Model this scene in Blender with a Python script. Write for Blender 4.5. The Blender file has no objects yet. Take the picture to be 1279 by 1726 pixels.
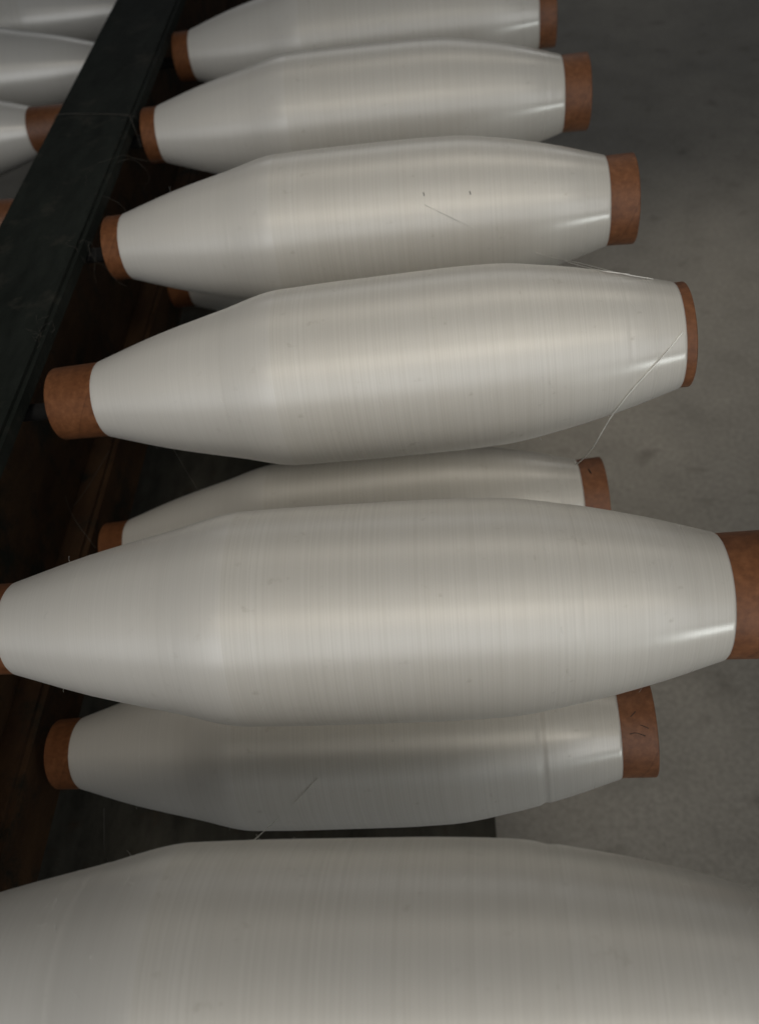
import bpy, bmesh, math, random
from mathutils import Vector, Matrix

random.seed(7)
scene = bpy.context.scene
col = scene.collection

# ------------------------------------------------------------------ camera
cam_data = bpy.data.cameras.new("camera")
cam = bpy.data.objects.new("camera", cam_data)
col.objects.link(cam)
CAM = Vector((0.0789, -0.4295, 0.3756))
PITCH, YAW, ROLL = 0.86192, 0.16995, -0.20184
def camera_axes(a, b, c):
    r = Vector((math.cos(b), math.sin(b), 0)); fw = Vector((-math.sin(b), math.cos(b), 0)); up = Vector((0, 0, 1))
    f2 = fw*math.cos(a) - up*math.sin(a); u2 = up*math.cos(a) + fw*math.sin(a)
    return r*math.cos(c) + u2*math.sin(c), u2*math.cos(c) - r*math.sin(c), f2
cr, cu, cf = camera_axes(PITCH, YAW, ROLL)
cam.matrix_world = Matrix(((cr.x, cu.x, -cf.x, CAM.x), (cr.y, cu.y, -cf.y, CAM.y), (cr.z, cu.z, -cf.z, CAM.z), (0, 0, 0, 1)))
cam_data.sensor_fit = 'VERTICAL'
cam_data.sensor_height = 36.0
cam_data.lens = 36.0*1500.4/1726.0
cam_data.clip_start = 0.01
cam_data.clip_end = 100
cam_data.dof.use_dof = True
cam_data.dof.focus_distance = 0.47
cam_data.dof.aperture_fstop = 9.0
scene.camera = cam

# ------------------------------------------------------------------ world, lamps, exposure
world = bpy.data.worlds.new("World")
scene.world = world
world.use_nodes = True
bg = world.node_tree.nodes["Background"]
bg.inputs[0].default_value = (0.80, 0.90, 1.0, 1)
bg.inputs[1].default_value = 0.016

def aim(o, target):
    d = Vector(target) - o.location
    o.rotation_euler = d.to_track_quat('-Z', 'Y').to_euler()

def lamp(name, kind, loc, target, energy, color, **kw):
    l = bpy.data.lights.new(name, kind)
    l.energy = energy; l.color = color
    for k, v in kw.items():
        setattr(l, k, v)
    o = bpy.data.objects.new(name, l); col.objects.link(o)
    o.location = loc; aim(o, target)
    return o
# added warm spots over the row; cone falloff imitates a vignette round the middle bobbins
for elev, aim_x, watts in ((50, -0.08, 76), (50, 0.18, 34), (70, 0.05, 32), (118, 0.07, 34)):
    e = math.radians(elev); at = Vector((aim_x, 0.015, 0.0))
    lamp("vignette_spot", 'SPOT', at + 2.5*Vector((0.18, -math.cos(e)*.97, math.sin(e)*.97)), at, watts, (1.0, 0.94, 0.85),
         spot_size=math.radians(20.5), spot_blend=1.0, shadow_soft_size=0.36)
lamp("floor_fill_spot", 'SPOT', (1.15, 0.90, 2.0), (0.50, 0.72, -0.55), 50, (1.0, 0.95, 0.88),  # added spot, only there to brighten the floor at right
     spot_size=math.radians(20), spot_blend=1.0, shadow_soft_size=0.15)
# wide window band behind the photographer
lamp("window_light", 'AREA', (0.3, -3.3, 1.45), (0.0, 0.1, 0.0), 56, (0.95, 0.97, 1.0),
     shape='RECTANGLE', size=5.2, size_y=2.0)
# far window ahead that draws the thin light line along each bobbin's upper edge
lamp("far_window_light", 'AREA', (0.3, 4.6, 1.9), (0.0, 0.1, 0.0), 13, (0.97, 0.98, 1.0),
     shape='RECTANGLE', size=3.0, size_y=1.0)
# low light panel added at right to put glints on the shiny right tips
lamp("tip_glint_light", 'AREA', (1.70, -1.75, -0.33), (0.18, -0.1, 0.0), 3.6, (0.90, 0.97, 1.0),
     shape='RECTANGLE', size=0.6, size_y=0.26)

scene.view_settings.view_transform = 'Standard'
scene.view_settings.look = 'None'
scene.view_settings.exposure = -0.04
scene.view_settings.gamma = 1.0

# ------------------------------------------------------------------ materials
def new_mat(name):
    m = bpy.data.materials.new(name); m.use_nodes = True
    nt = m.node_tree
    return m, nt, nt.nodes["Principled BSDF"]

def node(nt, typ, **kw):
    n = nt.nodes.new(typ)
    for k, v in kw.items():
        setattr(n, k, v)
    return n

def coords(nt, scale, out="Object"):
    tc = node(nt, "ShaderNodeTexCoord"); mp = node(nt, "ShaderNodeMapping")
    mp.inputs["Scale"].default_value = scale
    nt.links.new(tc.outputs[out], mp.inputs["Vector"])
    return mp.outputs["Vector"]

def noise(nt, vec, scale=1.0, detail=3.0, rough=0.6):
    n = node(nt, "ShaderNodeTexNoise")
    n.inputs["Scale"].default_value = scale; n.inputs["Detail"].default_value = detail; n.inputs["Roughness"].default_value = rough
    nt.links.new(vec, n.inputs["Vector"])
    return n.outputs["Fac"]

def ramp(nt, fac, stops):
    r = node(nt, "ShaderNodeValToRGB")
    el = r.color_ramp.elements
    el[0].position, el[0].color = stops[0][0], (*stops[0][1], 1)
    el[1].position, el[1].color = stops[-1][0], (*stops[-1][1], 1)
    for p, c in stops[1:-1]:
        e = el.new(p); e.color = (*c, 1)
    nt.links.new(fac, r.inputs["Fac"])
    return r.outputs["Color"]

def mix(nt, a, b, fac, mode='MIX'):
    n = node(nt, "ShaderNodeMix", data_type='RGBA', blend_type=mode)
    for sock, v in ((n.inputs[0], fac), (n.inputs[6], a), (n.inputs[7], b)):
        if hasattr(v, "is_output"):
            nt.links.new(v, sock)
        elif isinstance(v, tuple):
            sock.default_value = (*v, 1)
        else:
            sock.default_value = v
    return n.outputs[2]

def math_node(nt, op, a, b=None):
    n = node(nt, "ShaderNodeMath", operation=op)
    for i, v in enumerate((a, b)):
        if v is None: continue
        if hasattr(v, "is_output"): nt.links.new(v, n.inputs[i])
        else: n.inputs[i].default_value = v
    return n.outputs[0]

def bump(nt, h, strength, dist, prev=None):
    b = node(nt, "ShaderNodeBump")
    b.inputs["Strength"].default_value = strength; b.inputs["Distance"].default_value = dist
    nt.links.new(h, b.inputs["Height"])
    if prev is not None: nt.links.new(prev, b.inputs["Normal"])
    return b.outputs["Normal"]

def yarn_material():
    m, nt, p = new_mat("glass_yarn")
    fine = noise(nt, coords(nt, (1500, 7, 7)), 1.0, 2.0, 0.55)        # single turns of thread
    mid = noise(nt, coords(nt, (420, 5, 5)), 1.0, 3.0, 0.7)           # bundles of turns
    broad = noise(nt, coords(nt, (60, 3, 3)), 1.0, 2.0, 0.5)
    dirt = noise(nt, coords(nt, (70, 90, 90)), 1.0, 4.0, 0.65)
    c = mix(nt, (0.632, 0.609, 0.552), (0.70, 0.677, 0.62), ramp(nt, fine, [(0.28, (0, 0, 0)), (0.66, (1, 1, 1))]))
    c = mix(nt, c, ramp(nt, mid, [(0.30, (0.975, 0.972, 0.966)), (0.46, (1, 1, 1)), (0.70, (1, 1, 1))]), 1.0, 'MULTIPLY')
    c = mix(nt, c, ramp(nt, broad, [(0.35, (0.982, 0.978, 0.97)), (0.65, (1, 1, 1))]), 1.0, 'MULTIPLY')
    c = mix(nt, c, ramp(nt, dirt, [(0.24, (0.80, 0.79, 0.76)), (0.36, (1, 1, 1))]), 1.0, 'MULTIPLY')
    nt.links.new(c, p.inputs["Base Color"])
    # thin tightly wound ends are smoother and shinier than the thick middle
    tc = node(nt, "ShaderNodeTexCoord"); sx = node(nt, "ShaderNodeSeparateXYZ")
    nt.links.new(tc.outputs["Object"], sx.inputs[0])
    mr = node(nt, "ShaderNodeMapRange", interpolation_type='SMOOTHSTEP')
    nt.links.new(sx.outputs["X"], mr.inputs["Value"])
    mr.inputs["From Min"].default_value = 0.125; mr.inputs["From Max"].default_value = 0.165
    mr.inputs["To Min"].default_value = 0.48; mr.inputs["To Max"].default_value = 0.27
    # the left taper is wound in one clean layer: paler and silkier than the body
    cone = node(nt, "ShaderNodeMapRange", interpolation_type='SMOOTHSTEP')
    nt.links.new(sx.outputs["X"], cone.inputs["Value"])
    cone.inputs["From Min"].default_value = -0.0575; cone.inputs["From Max"].default_value = -0.0555
    cone.inputs["To Min"].default_value = 1.0; cone.inputs["To Max"].default_value = 0.0
    c2 = mix(nt, c, (0.735, 0.718, 0.675), math_node(nt, 'MULTIPLY', cone.outputs["Result"], 0.40))
    nt.links.new(c2, p.inputs["Base Color"])
    nt.links.new(math_node(nt, 'SUBTRACT', mr.outputs["Result"], math_node(nt, 'MULTIPLY', cone.outputs["Result"], 0.09)), p.inputs["Roughness"])
    p.inputs["Anisotropic"].default_value = 0.75
    p.inputs["Anisotropic Rotation"].default_value = 0.25
    p.inputs["Metallic"].default_value = 0.18
    tg = node(nt, "ShaderNodeTangent", direction_type='RADIAL', axis='X')
    nt.links.new(tg.outputs["Tangent"], p.inputs["Tangent"])
    p.inputs["IOR"].default_value = 1.52
    p.inputs["Specular IOR Level"].default_value = 0.6
    p.inputs["Sheen Weight"].default_value = 0.10
    p.inputs["Sheen Roughness"].default_value = 0.4
    b = bump(nt, mid, 0.022, 0.0006)
    b = bump(nt, fine, 0.08, 0.0003, b)
    nt.links.new(b, p.inputs["Normal"])
    return m

def tube_material():
    m, nt, p = new_mat("brown_tube")
    grain = noise(nt, coords(nt, (260, 260, 260)), 1.0, 4.0, 0.65)
    blotch = noise(nt, coords(nt, (35, 35, 35)), 1.0, 3.0, 0.5)
    c = ramp(nt, grain, [(0.30, (0.135, 0.051, 0.019)), (0.55, (0.20, 0.078, 0.030)), (0.75, (0.25, 0.105, 0.045))])
    c = mix(nt, c, ramp(nt, blotch, [(0.35, (0.80, 0.76, 0.72)), (0.62, (1, 1, 1))]), 1.0, 'MULTIPLY')
    nt.links.new(c, p.inputs["Base Color"])
    tc = node(nt, "ShaderNodeTexCoord"); sx = node(nt, "ShaderNodeSeparateXYZ")
    nt.links.new(tc.outputs["Object"], sx.inputs[0])
    turn = math_node(nt, 'DIVIDE', math_node(nt, 'ARCTAN2', sx.outputs["Z"], sx.outputs["Y"]), 2*math.pi)
    seam = math_node(nt, 'FRACT', math_node(nt, 'ADD', math_node(nt, 'MULTIPLY', sx.outputs["X"], 13.0), turn))
    line = ramp(nt, seam, [(0.0, (0.72, 0.70, 0.68)), (0.018, (1, 1, 1)), (0.5, (0.96, 0.96, 0.96)), (1.0, (1.04, 1.04, 1.04))])
    c = mix(nt, c, line, 1.0, 'MULTIPLY')
    nt.links.new(c, p.inputs["Base Color"])
    p.inputs["Roughness"].default_value = 0.52
    nt.links.new(bump(nt, grain, 0.25, 0.0004), p.inputs["Normal"])
    return m

def painted_metal(name, dark, light, rust, rough=0.6, lo=0.55, hi=0.72):
    m, nt, p = new_mat(name)
    a = noise(nt, coords(nt, (60, 18, 60)), 1.0, 5.0, 0.65)
    s = noise(nt, coords(nt, (30, 30, 30)), 1.0, 6.0, 0.7)
    c = ramp(nt, a, [(0.3, dark), (0.7, light)])
    c = mix(nt, c, rust, ramp(nt, s, [(lo, (0, 0, 0)), (hi, (1, 1, 1))]))
    nt.links.new(c, p.inputs["Base Color"])
    p.inputs["Roughness"].default_value = rough
    p.inputs["Specular IOR Level"].default_value = 0.22
    fl = noise(nt, coords(nt, (220, 220, 220)), 1.0, 4.0, 0.7)
    nt.links.new(bump(nt, fl, 0.5, 0.0012, bump(nt, s, 0.5, 0.002)), p.inputs["Normal"])
    return m

def concrete_material():
    m, nt, p = new_mat("concrete")
    big = noise(nt, coords(nt, (2.2, 2.2, 2.2)), 1.0, 4.0, 0.55)
    mid = noise(nt, coords(nt, (11, 11, 11)), 1.0, 5.0, 0.62)
    fine = noise(nt, coords(nt, (160, 160, 160)), 1.0, 3.0, 0.6)
    c = ramp(nt, mid, [(0.25, (0.27, 0.252, 0.218)), (0.45, (0.325, 0.303, 0.262)), (0.72, (0.37, 0.345, 0.30))])
    c = mix(nt, c, ramp(nt, big, [(0.3, (0.80, 0.80, 0.80)), (0.65, (1.08, 1.06, 1.03))]), 1.0, 'MULTIPLY')
    c = mix(nt, c, ramp(nt, fine, [(0.3, (0.82, 0.82, 0.82)), (0.7, (1.10, 1.10, 1.09))]), 1.0, 'MULTIPLY')
    stain = noise(nt, coords(nt, (17, 23, 20)), 1.0, 2.0, 0.5)
    c = mix(nt, c, ramp(nt, stain, [(0.25, (0.74, 0.73, 0.72)), (0.38, (1, 1, 1))]), 1.0, 'MULTIPLY')
    nt.links.new(c, p.inputs["Base Color"])
    p.inputs["Roughness"].default_value = 0.75
    nt.links.new(bump(nt, fine, 0.2, 0.001), p.inputs["Normal"])
    return m

def plain(name, c, rough):
    m, nt, p = new_mat(name)
    n = noise(nt, coords(nt, (90, 90, 90)), 1.0, 2.0, 0.5)
    nt.links.new(ramp(nt, n, [(0.3, tuple(v*0.85 for v in c)), (0.7, tuple(min(1, v*1.12) for v in c))]), p.inputs["Base Color"])
    p.inputs["Roughness"].default_value = rough
    return m

M_YARN = yarn_material()
M_TUBE = tube_material()
M_BEAM = painted_metal("dark_green_paint", (0.005, 0.007, 0.005), (0.016, 0.020, 0.016), (0.034, 0.033, 0.026), 0.8)
M_RUST = painted_metal("rusty_brown_paint", (0.026, 0.012, 0.005), (0.056, 0.029, 0.012), (0.012, 0.011, 0.007), 0.8, 0.5, 0.65)
M_DECK = painted_metal("deck_shade_black", (0.024, 0.022, 0.016), (0.060, 0.055, 0.042), (0.045, 0.030, 0.018), 0.85)  # dark tone stands in for the shade beneath the bobbins
M_STEEL = plain("blackened_steel", (0.008, 0.0075, 0.007), 0.7)
M_CONC = concrete_material()
M_THREAD = plain("loose_thread", (0.80, 0.79, 0.74), 0.45)
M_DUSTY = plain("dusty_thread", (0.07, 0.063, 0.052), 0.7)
M_INK = plain("black_ink", (0.03, 0.018, 0.012), 0.6)

# ------------------------------------------------------------------ mesh helpers
def link_mesh(name, verts, faces, mat, parent=None, smooth=True):
    me = bpy.data.meshes.new(name)
    me.from_pydata([tuple(v) for v in verts], [], faces)
    me.validate(); me.update()
    me.materials.append(mat)
    if smooth:
        me.polygons.foreach_set("use_smooth", [True]*len(me.polygons))
    o = bpy.data.objects.new(name, me); col.objects.link(o)
    if parent: o.parent = parent
    return o

def lathe(name, prof, mat, parent=None, seg=128, closed=False):
    """profile of (x, r) turned round the X axis"""
    v, f = [], []
    n = len(prof)
    for x, r in prof:
        for k in range(seg):
            a = 2*math.pi*k/seg
            v.append((x, r*math.cos(a), r*math.sin(a)))
    for i in range(n if closed else n-1):
        j = (i+1) % n
        for k in range(seg):
            l = (k+1) % seg
            f.append((i*seg+k, j*seg+k, j*seg+l, i*seg+l))
    return link_mesh(name, v, f, mat, parent)

def box(name, lo, hi, mat, parent=None, bev=0.002):
    bm = bmesh.new()
    bmesh.ops.create_cube(bm, size=1.0)
    for vv in bm.verts:
        vv.co = Vector([(lo[i]+hi[i])/2 + vv.co[i]*(hi[i]-lo[i]) for i in range(3)])
    bmesh.ops.bevel(bm, geom=list(bm.edges), offset=bev, segments=2, affect='EDGES')
    me = bpy.data.meshes.new(name); bm.to_mesh(me); bm.free()
    me.materials.append(mat)
    o = bpy.data.objects.new(name, me); col.objects.link(o)
    if parent: o.parent = parent
    return o

def spline(pts, n=10):
    P = [Vector(p) for p in pts]
    Q = [P[0]*2-P[1]] + P + [P[-1]*2-P[-2]]
    out = []
    for i in range(1, len(Q)-2):
        a, b, c, d = Q[i-1:i+3]
        for k in range(n):
            t = k/n
            out.append(0.5*((2*b) + (c-a)*t + (2*a-5*b+4*c-d)*t*t + (3*b-a-3*c+d)*t**3))
    out.append(P[-1])
    return out

def strand_geo(pts, r, seg=6, off=0):
    pts = [Vector(p) for p in pts]
    v, f = [], []
    for i, p in enumerate(pts):
        t = (pts[min(i+1, len(pts)-1)] - pts[max(i-1, 0)]).normalized()
        s = t.cross(Vector((0.3, 0.2, 1))).normalized(); u = s.cross(t)
        for k in range(seg):
            a = 2*math.pi*k/seg
            v.append(p + r*(s*math.cos(a) + u*math.sin(a)))
    for i in range(len(pts)-1):
        for k in range(seg):
            l = (k+1) % seg
            f.append((off+i*seg+k, off+(i+1)*seg+k, off+(i+1)*seg+l, off+i*seg+l))
    f.append(tuple(off+k for k in reversed(range(seg))))
    f.append(tuple(off+(len(pts)-1)*seg+k for k in range(seg)))
    return v, f

def tag(o, label, cat, group=None):
    o["label"] = label; o["category"] = cat
    if group: o["group"] = group
    return o

# ------------------------------------------------------------------ setting: floor
fl = link_mesh("floor", [(-6, -6, -0.55), (6, -6, -0.55), (6, 8, -0.55), (-6, 8, -0.55)], [(0, 1, 2, 3)], M_CONC, smooth=False)
fl["kind"] = "structure"

# ------------------------------------------------------------------ bobbins
LEN = 0.36
KN = [(0, .02427), (.12, .03702), (.24, .04712), (.335, .05480), (.345, .05500), (.45, .0557), (.60, .0558), (.70, .0549), (.80, .0498), (.90, .04187), (1.0, .03154)]
def pchip(kn, t):
    n = len(kn); x = [k[0] for k in kn]; y = [k[1] for k in kn]
    d = [(y[i+1]-y[i])/(x[i+1]-x[i]) for i in range(n-1)]
    s = [d[0]] + [0 if d[i-1]*d[i] <= 0 else 2*d[i-1]*d[i]/(d[i-1]+d[i]) for i in range(1, n-1)] + [d[-1]]
    for i in range(n-1):
        if t <= x[i+1] or i == n-2:
            h = x[i+1]-x[i]; u = (t-x[i])/h
            return (y[i]*(1+2*u)*(1-u)**2 + s[i]*h*u*(1-u)**2 + y[i+1]*u*u*(3-2*u) + s[i+1]*h*u*u*(u-1))
def yarn_profile(grooves, seed):
    rnd = random.Random(seed)
    ridges = [(rnd.uniform(.03, .97), rnd.uniform(-.00009, .00012), rnd.uniform(.002, .006)) for _ in range(10)]
    ts = [i/300 for i in range(301)]
    for g, w, dd in grooves:
        ts += [g + w*q for q in (-1.3, -1, -.7, -.3, 0, .3, .7, 1, 1.3)]
    ts = sorted(set(ts))
    prof = [(-LEN/2+.001, tube_r(-LEN/2)-.0012), (-LEN/2+.0002, tube_r(-LEN/2)-.0002)]
    for t in ts:
        r = pchip(KN, t)
        for a, h, w in ridges:
            r += h*math.exp(-((t-a)/w)**2)
        for g, w, dd in grooves:
            u = abs(t-g)/w
            if u < 1.3: r -= dd*(0.5+0.5*math.cos(math.pi*u/1.3))
        e = min(t, 1-t)
        if e < .004: r -= .0007*(1-e/.004)**2
        prof.append((-LEN/2+LEN*t, r))
    prof += [(LEN/2-.0002, tube_r(LEN/2)-.0002), (LEN/2-.001, tube_r(LEN/2)-.0012)]
    return prof
def tube_r(x):                       # slightly conical paper tube
    return .0276 + (x/LEN)*.0071
def tube_profile(x0, x1, wall=.0035):
    c = .0007
    return [(x0, tube_r(x0)-c), (x0+c*.4, tube_r(x0)-c*.35), (x0+c, tube_r(x0)), (x1-c, tube_r(x1)), (x1-c*.4, tube_r(x1)-c*.35), (x1, tube_r(x1)-c),
            (x1, tube_r(x1)-wall), (x0, tube_r(x0)-wall)]

GR = "white yarn bobbins lying on the rack pegs"
pegs = []
def bobbin(loc, yaw, tilt, left, right, label, grooves=(), seed=1, flip=False):
    e = bpy.data.objects.new("yarn_bobbin", None); col.objects.link(e)
    e.empty_display_size = .05
    e.location = loc
    ax = Vector((math.cos(yaw)*math.cos(tilt), math.sin(yaw)*math.cos(tilt), math.sin(tilt)))
    if flip: ax = Vector((-ax.x, -ax.y, ax.z))
    y = Vector((0, 0, 1)).cross(ax).normalized(); z = ax.cross(y)
    e.rotation_euler = Matrix(((ax.x, y.x, z.x), (ax.y, y.y, z.y), (ax.z, y.z, z.z))).to_euler()
    tag(e, label, "bobbin", GR)
    lathe("yarn_package", yarn_profile(grooves, seed), M_YARN, e)
    t = lathe("tube", tube_profile(-LEN/2-left, LEN/2+right), M_TUBE, e, closed=True)
    pegs.append((Vector(loc), ax, z, left))
    return e, t

B1 = bobbin((-.0052, .5434, -.0084), -.0153, -.0055, .0170, .0165, "white yarn bobbin farthest back, cut off by the photo's top edge at its right end", seed=1)
B2 = bobbin((-.0026, .3566, -.0012), .0112, -.0263, .0130, .0220, "white yarn bobbin second from the back, its right brown tube end against grey floor", seed=2)
B3 = bobbin((.0064, .1641, .0079), -.0092, -.0085, .0130, .0195, "white yarn bobbin with two tiny dark specks on its upper side", grooves=[(.903, .005, .00005)], seed=3)
B4 = bobbin((.0241, -.0031, .0098), .0092, .0193, .0305, .0055, "white yarn bobbin with a long brown tube end at left and almost none at right", grooves=[(.908, .005, .00006)], seed=4)
B5 = bobbin((-.0224, .0163, -.1655), .0327, .0218, .0200, .0180, "white yarn bobbin in the lower tier, mostly hidden, a dark smudge on its tube", seed=5)
B6 = bobbin((.0132, -.1766, -.0019), .0047, -.0314, .0100, .0230, "large white yarn bobbin spanning the whole width, faint ring line near its right end", grooves=[(.800, .004, .00018)], seed=6)
B7 = bobbin((-.0240, -.1667, -.1670), -.0131, .0367, .0175, .0210, "white yarn bobbin in the lower tier with black pen strokes on its tube", grooves=[(.866, .0085, .0009)], seed=7)
B8 = bobbin((.0064, -.3502, -.0043), -.0209, .0100, .0200, .0200, "nearest white bobbin filling the bottom of the view, both ends cut off", grooves=[(.747, .012, .0006)], seed=8)
BN = bobbin((.0060, -.5290, .0), .0, .0, .0200, .0200, "white yarn bobbin next in the row, unseen, added to shade the nearest one in view", seed=14)  # out of view; added to block low window light from the nearest bobbin
B9 = bobbin((-.0280, .3720, -.1670), .0, .012, .0215, .0180, "shaded lower tier bobbin showing only a sliver under the specked bobbin's left end", seed=9)
L2 = bobbin((-.5400, .4890, -.0400), .0, .0, .0400, .0200, "white bobbin beyond the dark beam at left edge, brown tube end tucked under it", seed=10, flip=True)
L3 = bobbin((-.5280, .3030, -.0400), .0, .0, .0300, .0200, "bobbin beyond the dark beam showing only a brown tube tip at left edge", seed=11, flip=True)
L1 = bobbin((-.5000, .6350, -.0400), .0, .0, .0300, .0200, "shaded grey bobbin beyond the dark beam, just behind the one with the visible tube", seed=12, flip=True)
L0 = bobbin((-.5000, .8000, -.0400), .0, .0, .0300, .0200, "dark grey bobbin beyond the beam in the very top left corner", seed=13, flip=True)

# short broken filaments standing off the yarn
def fuzz(root, n, seed):
    rnd = random.Random(seed); v, f = [], []
    for k in range(n):
        t = rnd.uniform(.03, .97); a = rnd.uniform(0, 2*math.pi)
        x = -LEN/2 + LEN*t; r = pchip(KN, t)
        rad = Vector((0, math.cos(a), math.sin(a))); tan = Vector((0, -math.sin(a), math.cos(a)))
        d = (tan*rnd.choice((-1, 1)) + rad*rnd.uniform(.15, .8) + Vector((rnd.uniform(-.6, .6), 0, 0))).normalized()
        p = Vector((x, 0, 0)) + rad*(r-.0003); pts = [p]
        ln = rnd.uniform(.0004, .0013)
        for q in range(5):
            d = (d + Vector((rnd.uniform(-.3, .3), rnd.uniform(-.3, .3), rnd.uniform(-.3, .3)))).normalized()
            pts.append(pts[-1] + d*ln)
        a_, b_ = strand_geo(pts, rnd.uniform(.00004, .00007), 3, len(v)); v += a_; f += b_
    o = link_mesh("fuzz", v, f, M_THREAD, root)
    o["kind"] = "stuff"
for k, B in enumerate((B1, B2, B3, B4, B5, B6, B7, B8)):
    fuzz(B[0], 90, 40+k)

# marks on the tubes and specks on the yarn
def stroke(name, parent, root, pts, r, mat):
    inv = root.matrix_basis.inverted()
    v, f = strand_geo(spline([inv @ Vector(p) for p in pts], 6), r, 5)
    return link_mesh(name, v, f, mat, parent)
bpy.context.view_layer.update()
def on_tube(root, pts, lift=.0001):
    inv = root.matrix_basis.inverted(); out = []
    for p in pts:
        q = inv @ Vector(p); a = math.atan2(q.z, q.y); r = tube_r(q.x)+lift
        out.append(root.matrix_basis @ Vector((q.x, r*math.cos(a), r*math.sin(a))))
    return out
e7, t7 = B7
for pts in ([(.1606, -.1779, -.1292), (.1622, -.1766, -.1287), (.1640, -.1748, -.1285)],
            [(.1655, -.1827, -.1309), (.1676, -.1836, -.1310), (.1705, -.1849, -.1318)],
            [(.1592, -.1872, -.1336), (.1630, -.1868, -.1333), (.1680, -.1886, -.1341)]):
    stroke("pen_mark", t7, e7, on_tube(e7, pts), .00025, M_INK)
e5, t5 = B5
stroke("dark_smudge", t5, e5, on_tube(e5, [(.1628, .0250, -.1295), (.1634, .0225, -.1295), (.1640, .0205, -.1296)]), .0006, M_INK)

e3 = B3[0]
for p in ((.0575, .1264, .0494), (.0888, .1261, .0467)):
    inv = e3.matrix_basis.inverted(); q = inv @ Vector(p); ang = math.atan2(q.z, q.y); pts = []
    for da in (-.022, -.008, .008, .022):
        r = pchip(KN, q.x/LEN+.5) + .00005
        pts.append(e3.matrix_basis @ Vector((q.x+da*.01, r*math.cos(ang+da), r*math.sin(ang+da))))
    stroke("dark_speck", e3, e3, pts, .00035, M_DUSTY)

# ------------------------------------------------------------------ rack
rack = bpy.data.objects.new("bobbin_rack", None); col.objects.link(rack)
rack.location = (-.26, .2, -.55)
tag(rack, "dark green painted steel rack with a long beam running diagonally past the bobbins' left ends", "rack")
def rp(o):
    o.parent = rack; o.matrix_parent_inverse = Matrix.Translation(-rack.location); return o
rp(box("top_beam", (-.281, -.80, .0105), (-.2028, 1.7, .026), M_BEAM, bev=.003))
rp(box("beam_web", (-.262, -.80, -.1445), (-.250, 1.7, .0100), M_RUST, bev=.001))
rp(box("lower_beam", (-.345, -.80, -.205), (-.2295, 1.7, -.145), M_RUST, bev=.004))
for y in (-.72, 1.62):
    rp(box("upright_post", (-.300, y-.03, -.405), (-.258, y+.03, -.2055), M_BEAM, bev=.003))
rp(box("shade_deck", (-.72, -.82, -.43), (.074, 1.72, -.4055), M_DECK, bev=.003))  # added dark sheet in place of the shadowed floor under the bobbins
for x in (-.62, -.08):
    for y in (-.70, .45, 1.60):
        rp(box("foot", (x-.03, y-.03, -.55), (x+.03, y+.03, -.4305), M_DECK, bev=.003))
for loc, ax, z, left in pegs:
    ofs = z*.0035
    xb = -.2498 if ax.x > 0 else -.2622
    if loc.z < -.1: xb = -.2293
    s0 = (xb - loc.x)/ax.x
    v, f = [], []
    seg = 32
    prof = []
    q = -LEN/2-left
    prof.append((s0, .0055)); prof.append((q+.018, .0055))
    for s in (q+.020, 0, LEN*.30):
        prof.append((s, tube_r(s) - .0072))
    prof.append((LEN*.32, .018))
    y = z.cross(ax)
    for i, (s, r) in enumerate(prof):
        drop = z*(-.008 if i < 2 else 0)
        for k in range(seg):
            a = 2*math.pi*k/seg
            v.append(loc + drop + ofs + ax*s + r*(y*math.cos(a) + z*math.sin(a)))
    for i in range(len(prof)-1):
        for k in range(seg):
            l = (k+1) % seg
            f.append((i*seg+k, i*seg+l, (i+1)*seg+l, (i+1)*seg+k))
    f.append(tuple((len(prof)-1)*seg+k for k in range(seg)))
    rp(link_mesh("peg", v, f, M_STEEL))

# ------------------------------------------------------------------ loose yarn ends
def strand(pts, r, label, cat="yarn strand", mat=M_THREAD, n=10):
    v, f = strand_geo(spline(pts, n), r)
    o = link_mesh("loose_strand", v, f, mat)
    return tag(o, label, cat)
strand([(.2006, -.0256, .0360), (.1875, -.0362, .0266), (.1751, -.0425, .0156), (.1674, -.0440, .0040), (.1615, -.0390, -.0150),
        (.1535, -.030, -.050), (.1500, .002, -.098), (.1535, .0361, -.1312)], .00040,
       "white yarn end trailing from a bobbin's shiny right tip down to the tube below")
strand([(.0574, .1212, .0446), (.0865, .1134, .0298), (.1332, .1171, -.0004), (.155, .060, .028), (.1692, .0129, .0524), (.1895, .0102, .0474)], .00020,
       "white yarn end slanting across the specked bobbin and over to the next one")
strand([(.1441, .1208, -.0062), (.150, .070, .022), (.1594, .0161, .0530), (.1760, .0117, .0512)], .00026,
       "short white yarn end bridging the gap between two bobbins near their right ends")
strand([(-.0289, -.2088, -.1297), (-.0437, -.2171, -.1427), (-.0575, -.2215, -.1570), (-.0206, -.3003, .0229)], .00020,
       "fine thread slanting down a lower bobbin to the nearest bobbin")
strand([(-.2871, .1265, -.120), (-.2591, .0605, -.126), (-.2419, .0207, -.130), (-.2151, -.0144, -.134)], .00017,
       "faint thread hanging in shadow below the long brown tube end", mat=M_DUSTY)
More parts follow.
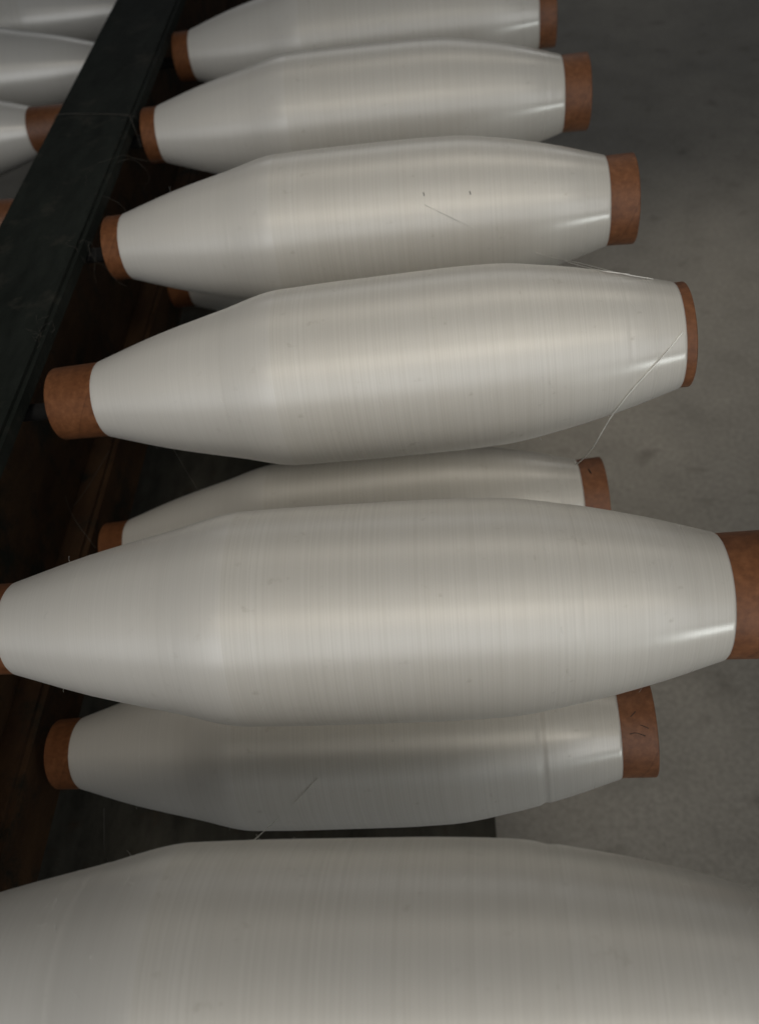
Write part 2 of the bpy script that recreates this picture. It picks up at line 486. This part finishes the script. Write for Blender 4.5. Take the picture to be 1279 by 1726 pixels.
strand([(-.2305, .0966, -.140), (-.2506, .0384, -.1435), (-.2869, .0046, -.1445)], .00017,
       "faint thread lying on the rusty lower beam", mat=M_DUSTY)
strand([(-.1105, -.0370, -.0124), (-.1407, .0298, -.100), (-.1400, .0346, -.1317)], .00017,
       "faint thread hanging straight between the long-tubed bobbin and the one beneath", mat=M_DUSTY)
strand([(-.2822, .371, .010), (-.2785, .3685, .0263), (-.2500, .3645, .0264), (-.2100, .3525, .0264), (-.2022, .3435, .0245), (-.2005, .339, .002)], .00028,
       "thin thread draped straight across the top of the dark beam", mat=M_DUSTY)
strand([(-.1933, -.1934, -.2), (-.1914, -.2173, -.21), (-.1803, -.2333, -.20)], .00030,
       "faint crooked thread hanging in the black gap above the nearest bobbin", mat=M_DUSTY)
# fluff caught on the beam's edge and wisps of fibre hanging from it
def tuft(cx, cy, cz, n, steps, ln, label, seed, spread=.016, fall=.0, r=.00008):
    v, f = [], []
    rnd = random.Random(seed)
    for k in range(n):
        p = Vector((cx+rnd.uniform(-.5, .3)*spread, cy+rnd.uniform(-1, 1)*spread, cz))
        pts = [p]
        dirn = Vector((rnd.uniform(-1, 1), rnd.uniform(-1, 1), rnd.uniform(0, .5))).normalized()
        for q in range(steps):
            dirn = (dirn + Vector((rnd.uniform(-.7, .7), rnd.uniform(-.7, .7), rnd.uniform(-.4, .3)-fall))).normalized()
            p2 = pts[-1] + dirn*ln
            if p2.x < -.2015 and p2.z < .0263: p2.z = .0263
            pts.append(p2)
        a, b = strand_geo(pts, r, 4, len(v)); v += a; f += b
    tag(link_mesh("lint_tuft", v, f, M_DUSTY), label, "lint")
tuft(-.2030, .045, .0263, 12, 6, .0016, "small grey tuft of fluff on the beam's edge above the long brown tube end", 3)
tuft(-.2025, .350, .0263, 12, 5, .0016, "tiny fluff speck on the beam's edge where the thin thread crosses", 4, .006)
tuft(-.2015, .255, .024, 4, 14, .005, "sparse wisps of fibre hanging from the beam between two tube ends", 5, .035, .12, .00010)
tuft(-.2015, .135, .024, 3, 12, .004, "few wisps of fibre on the beam's edge below the specked bobbin's tube", 6, .03, .12, .00010)
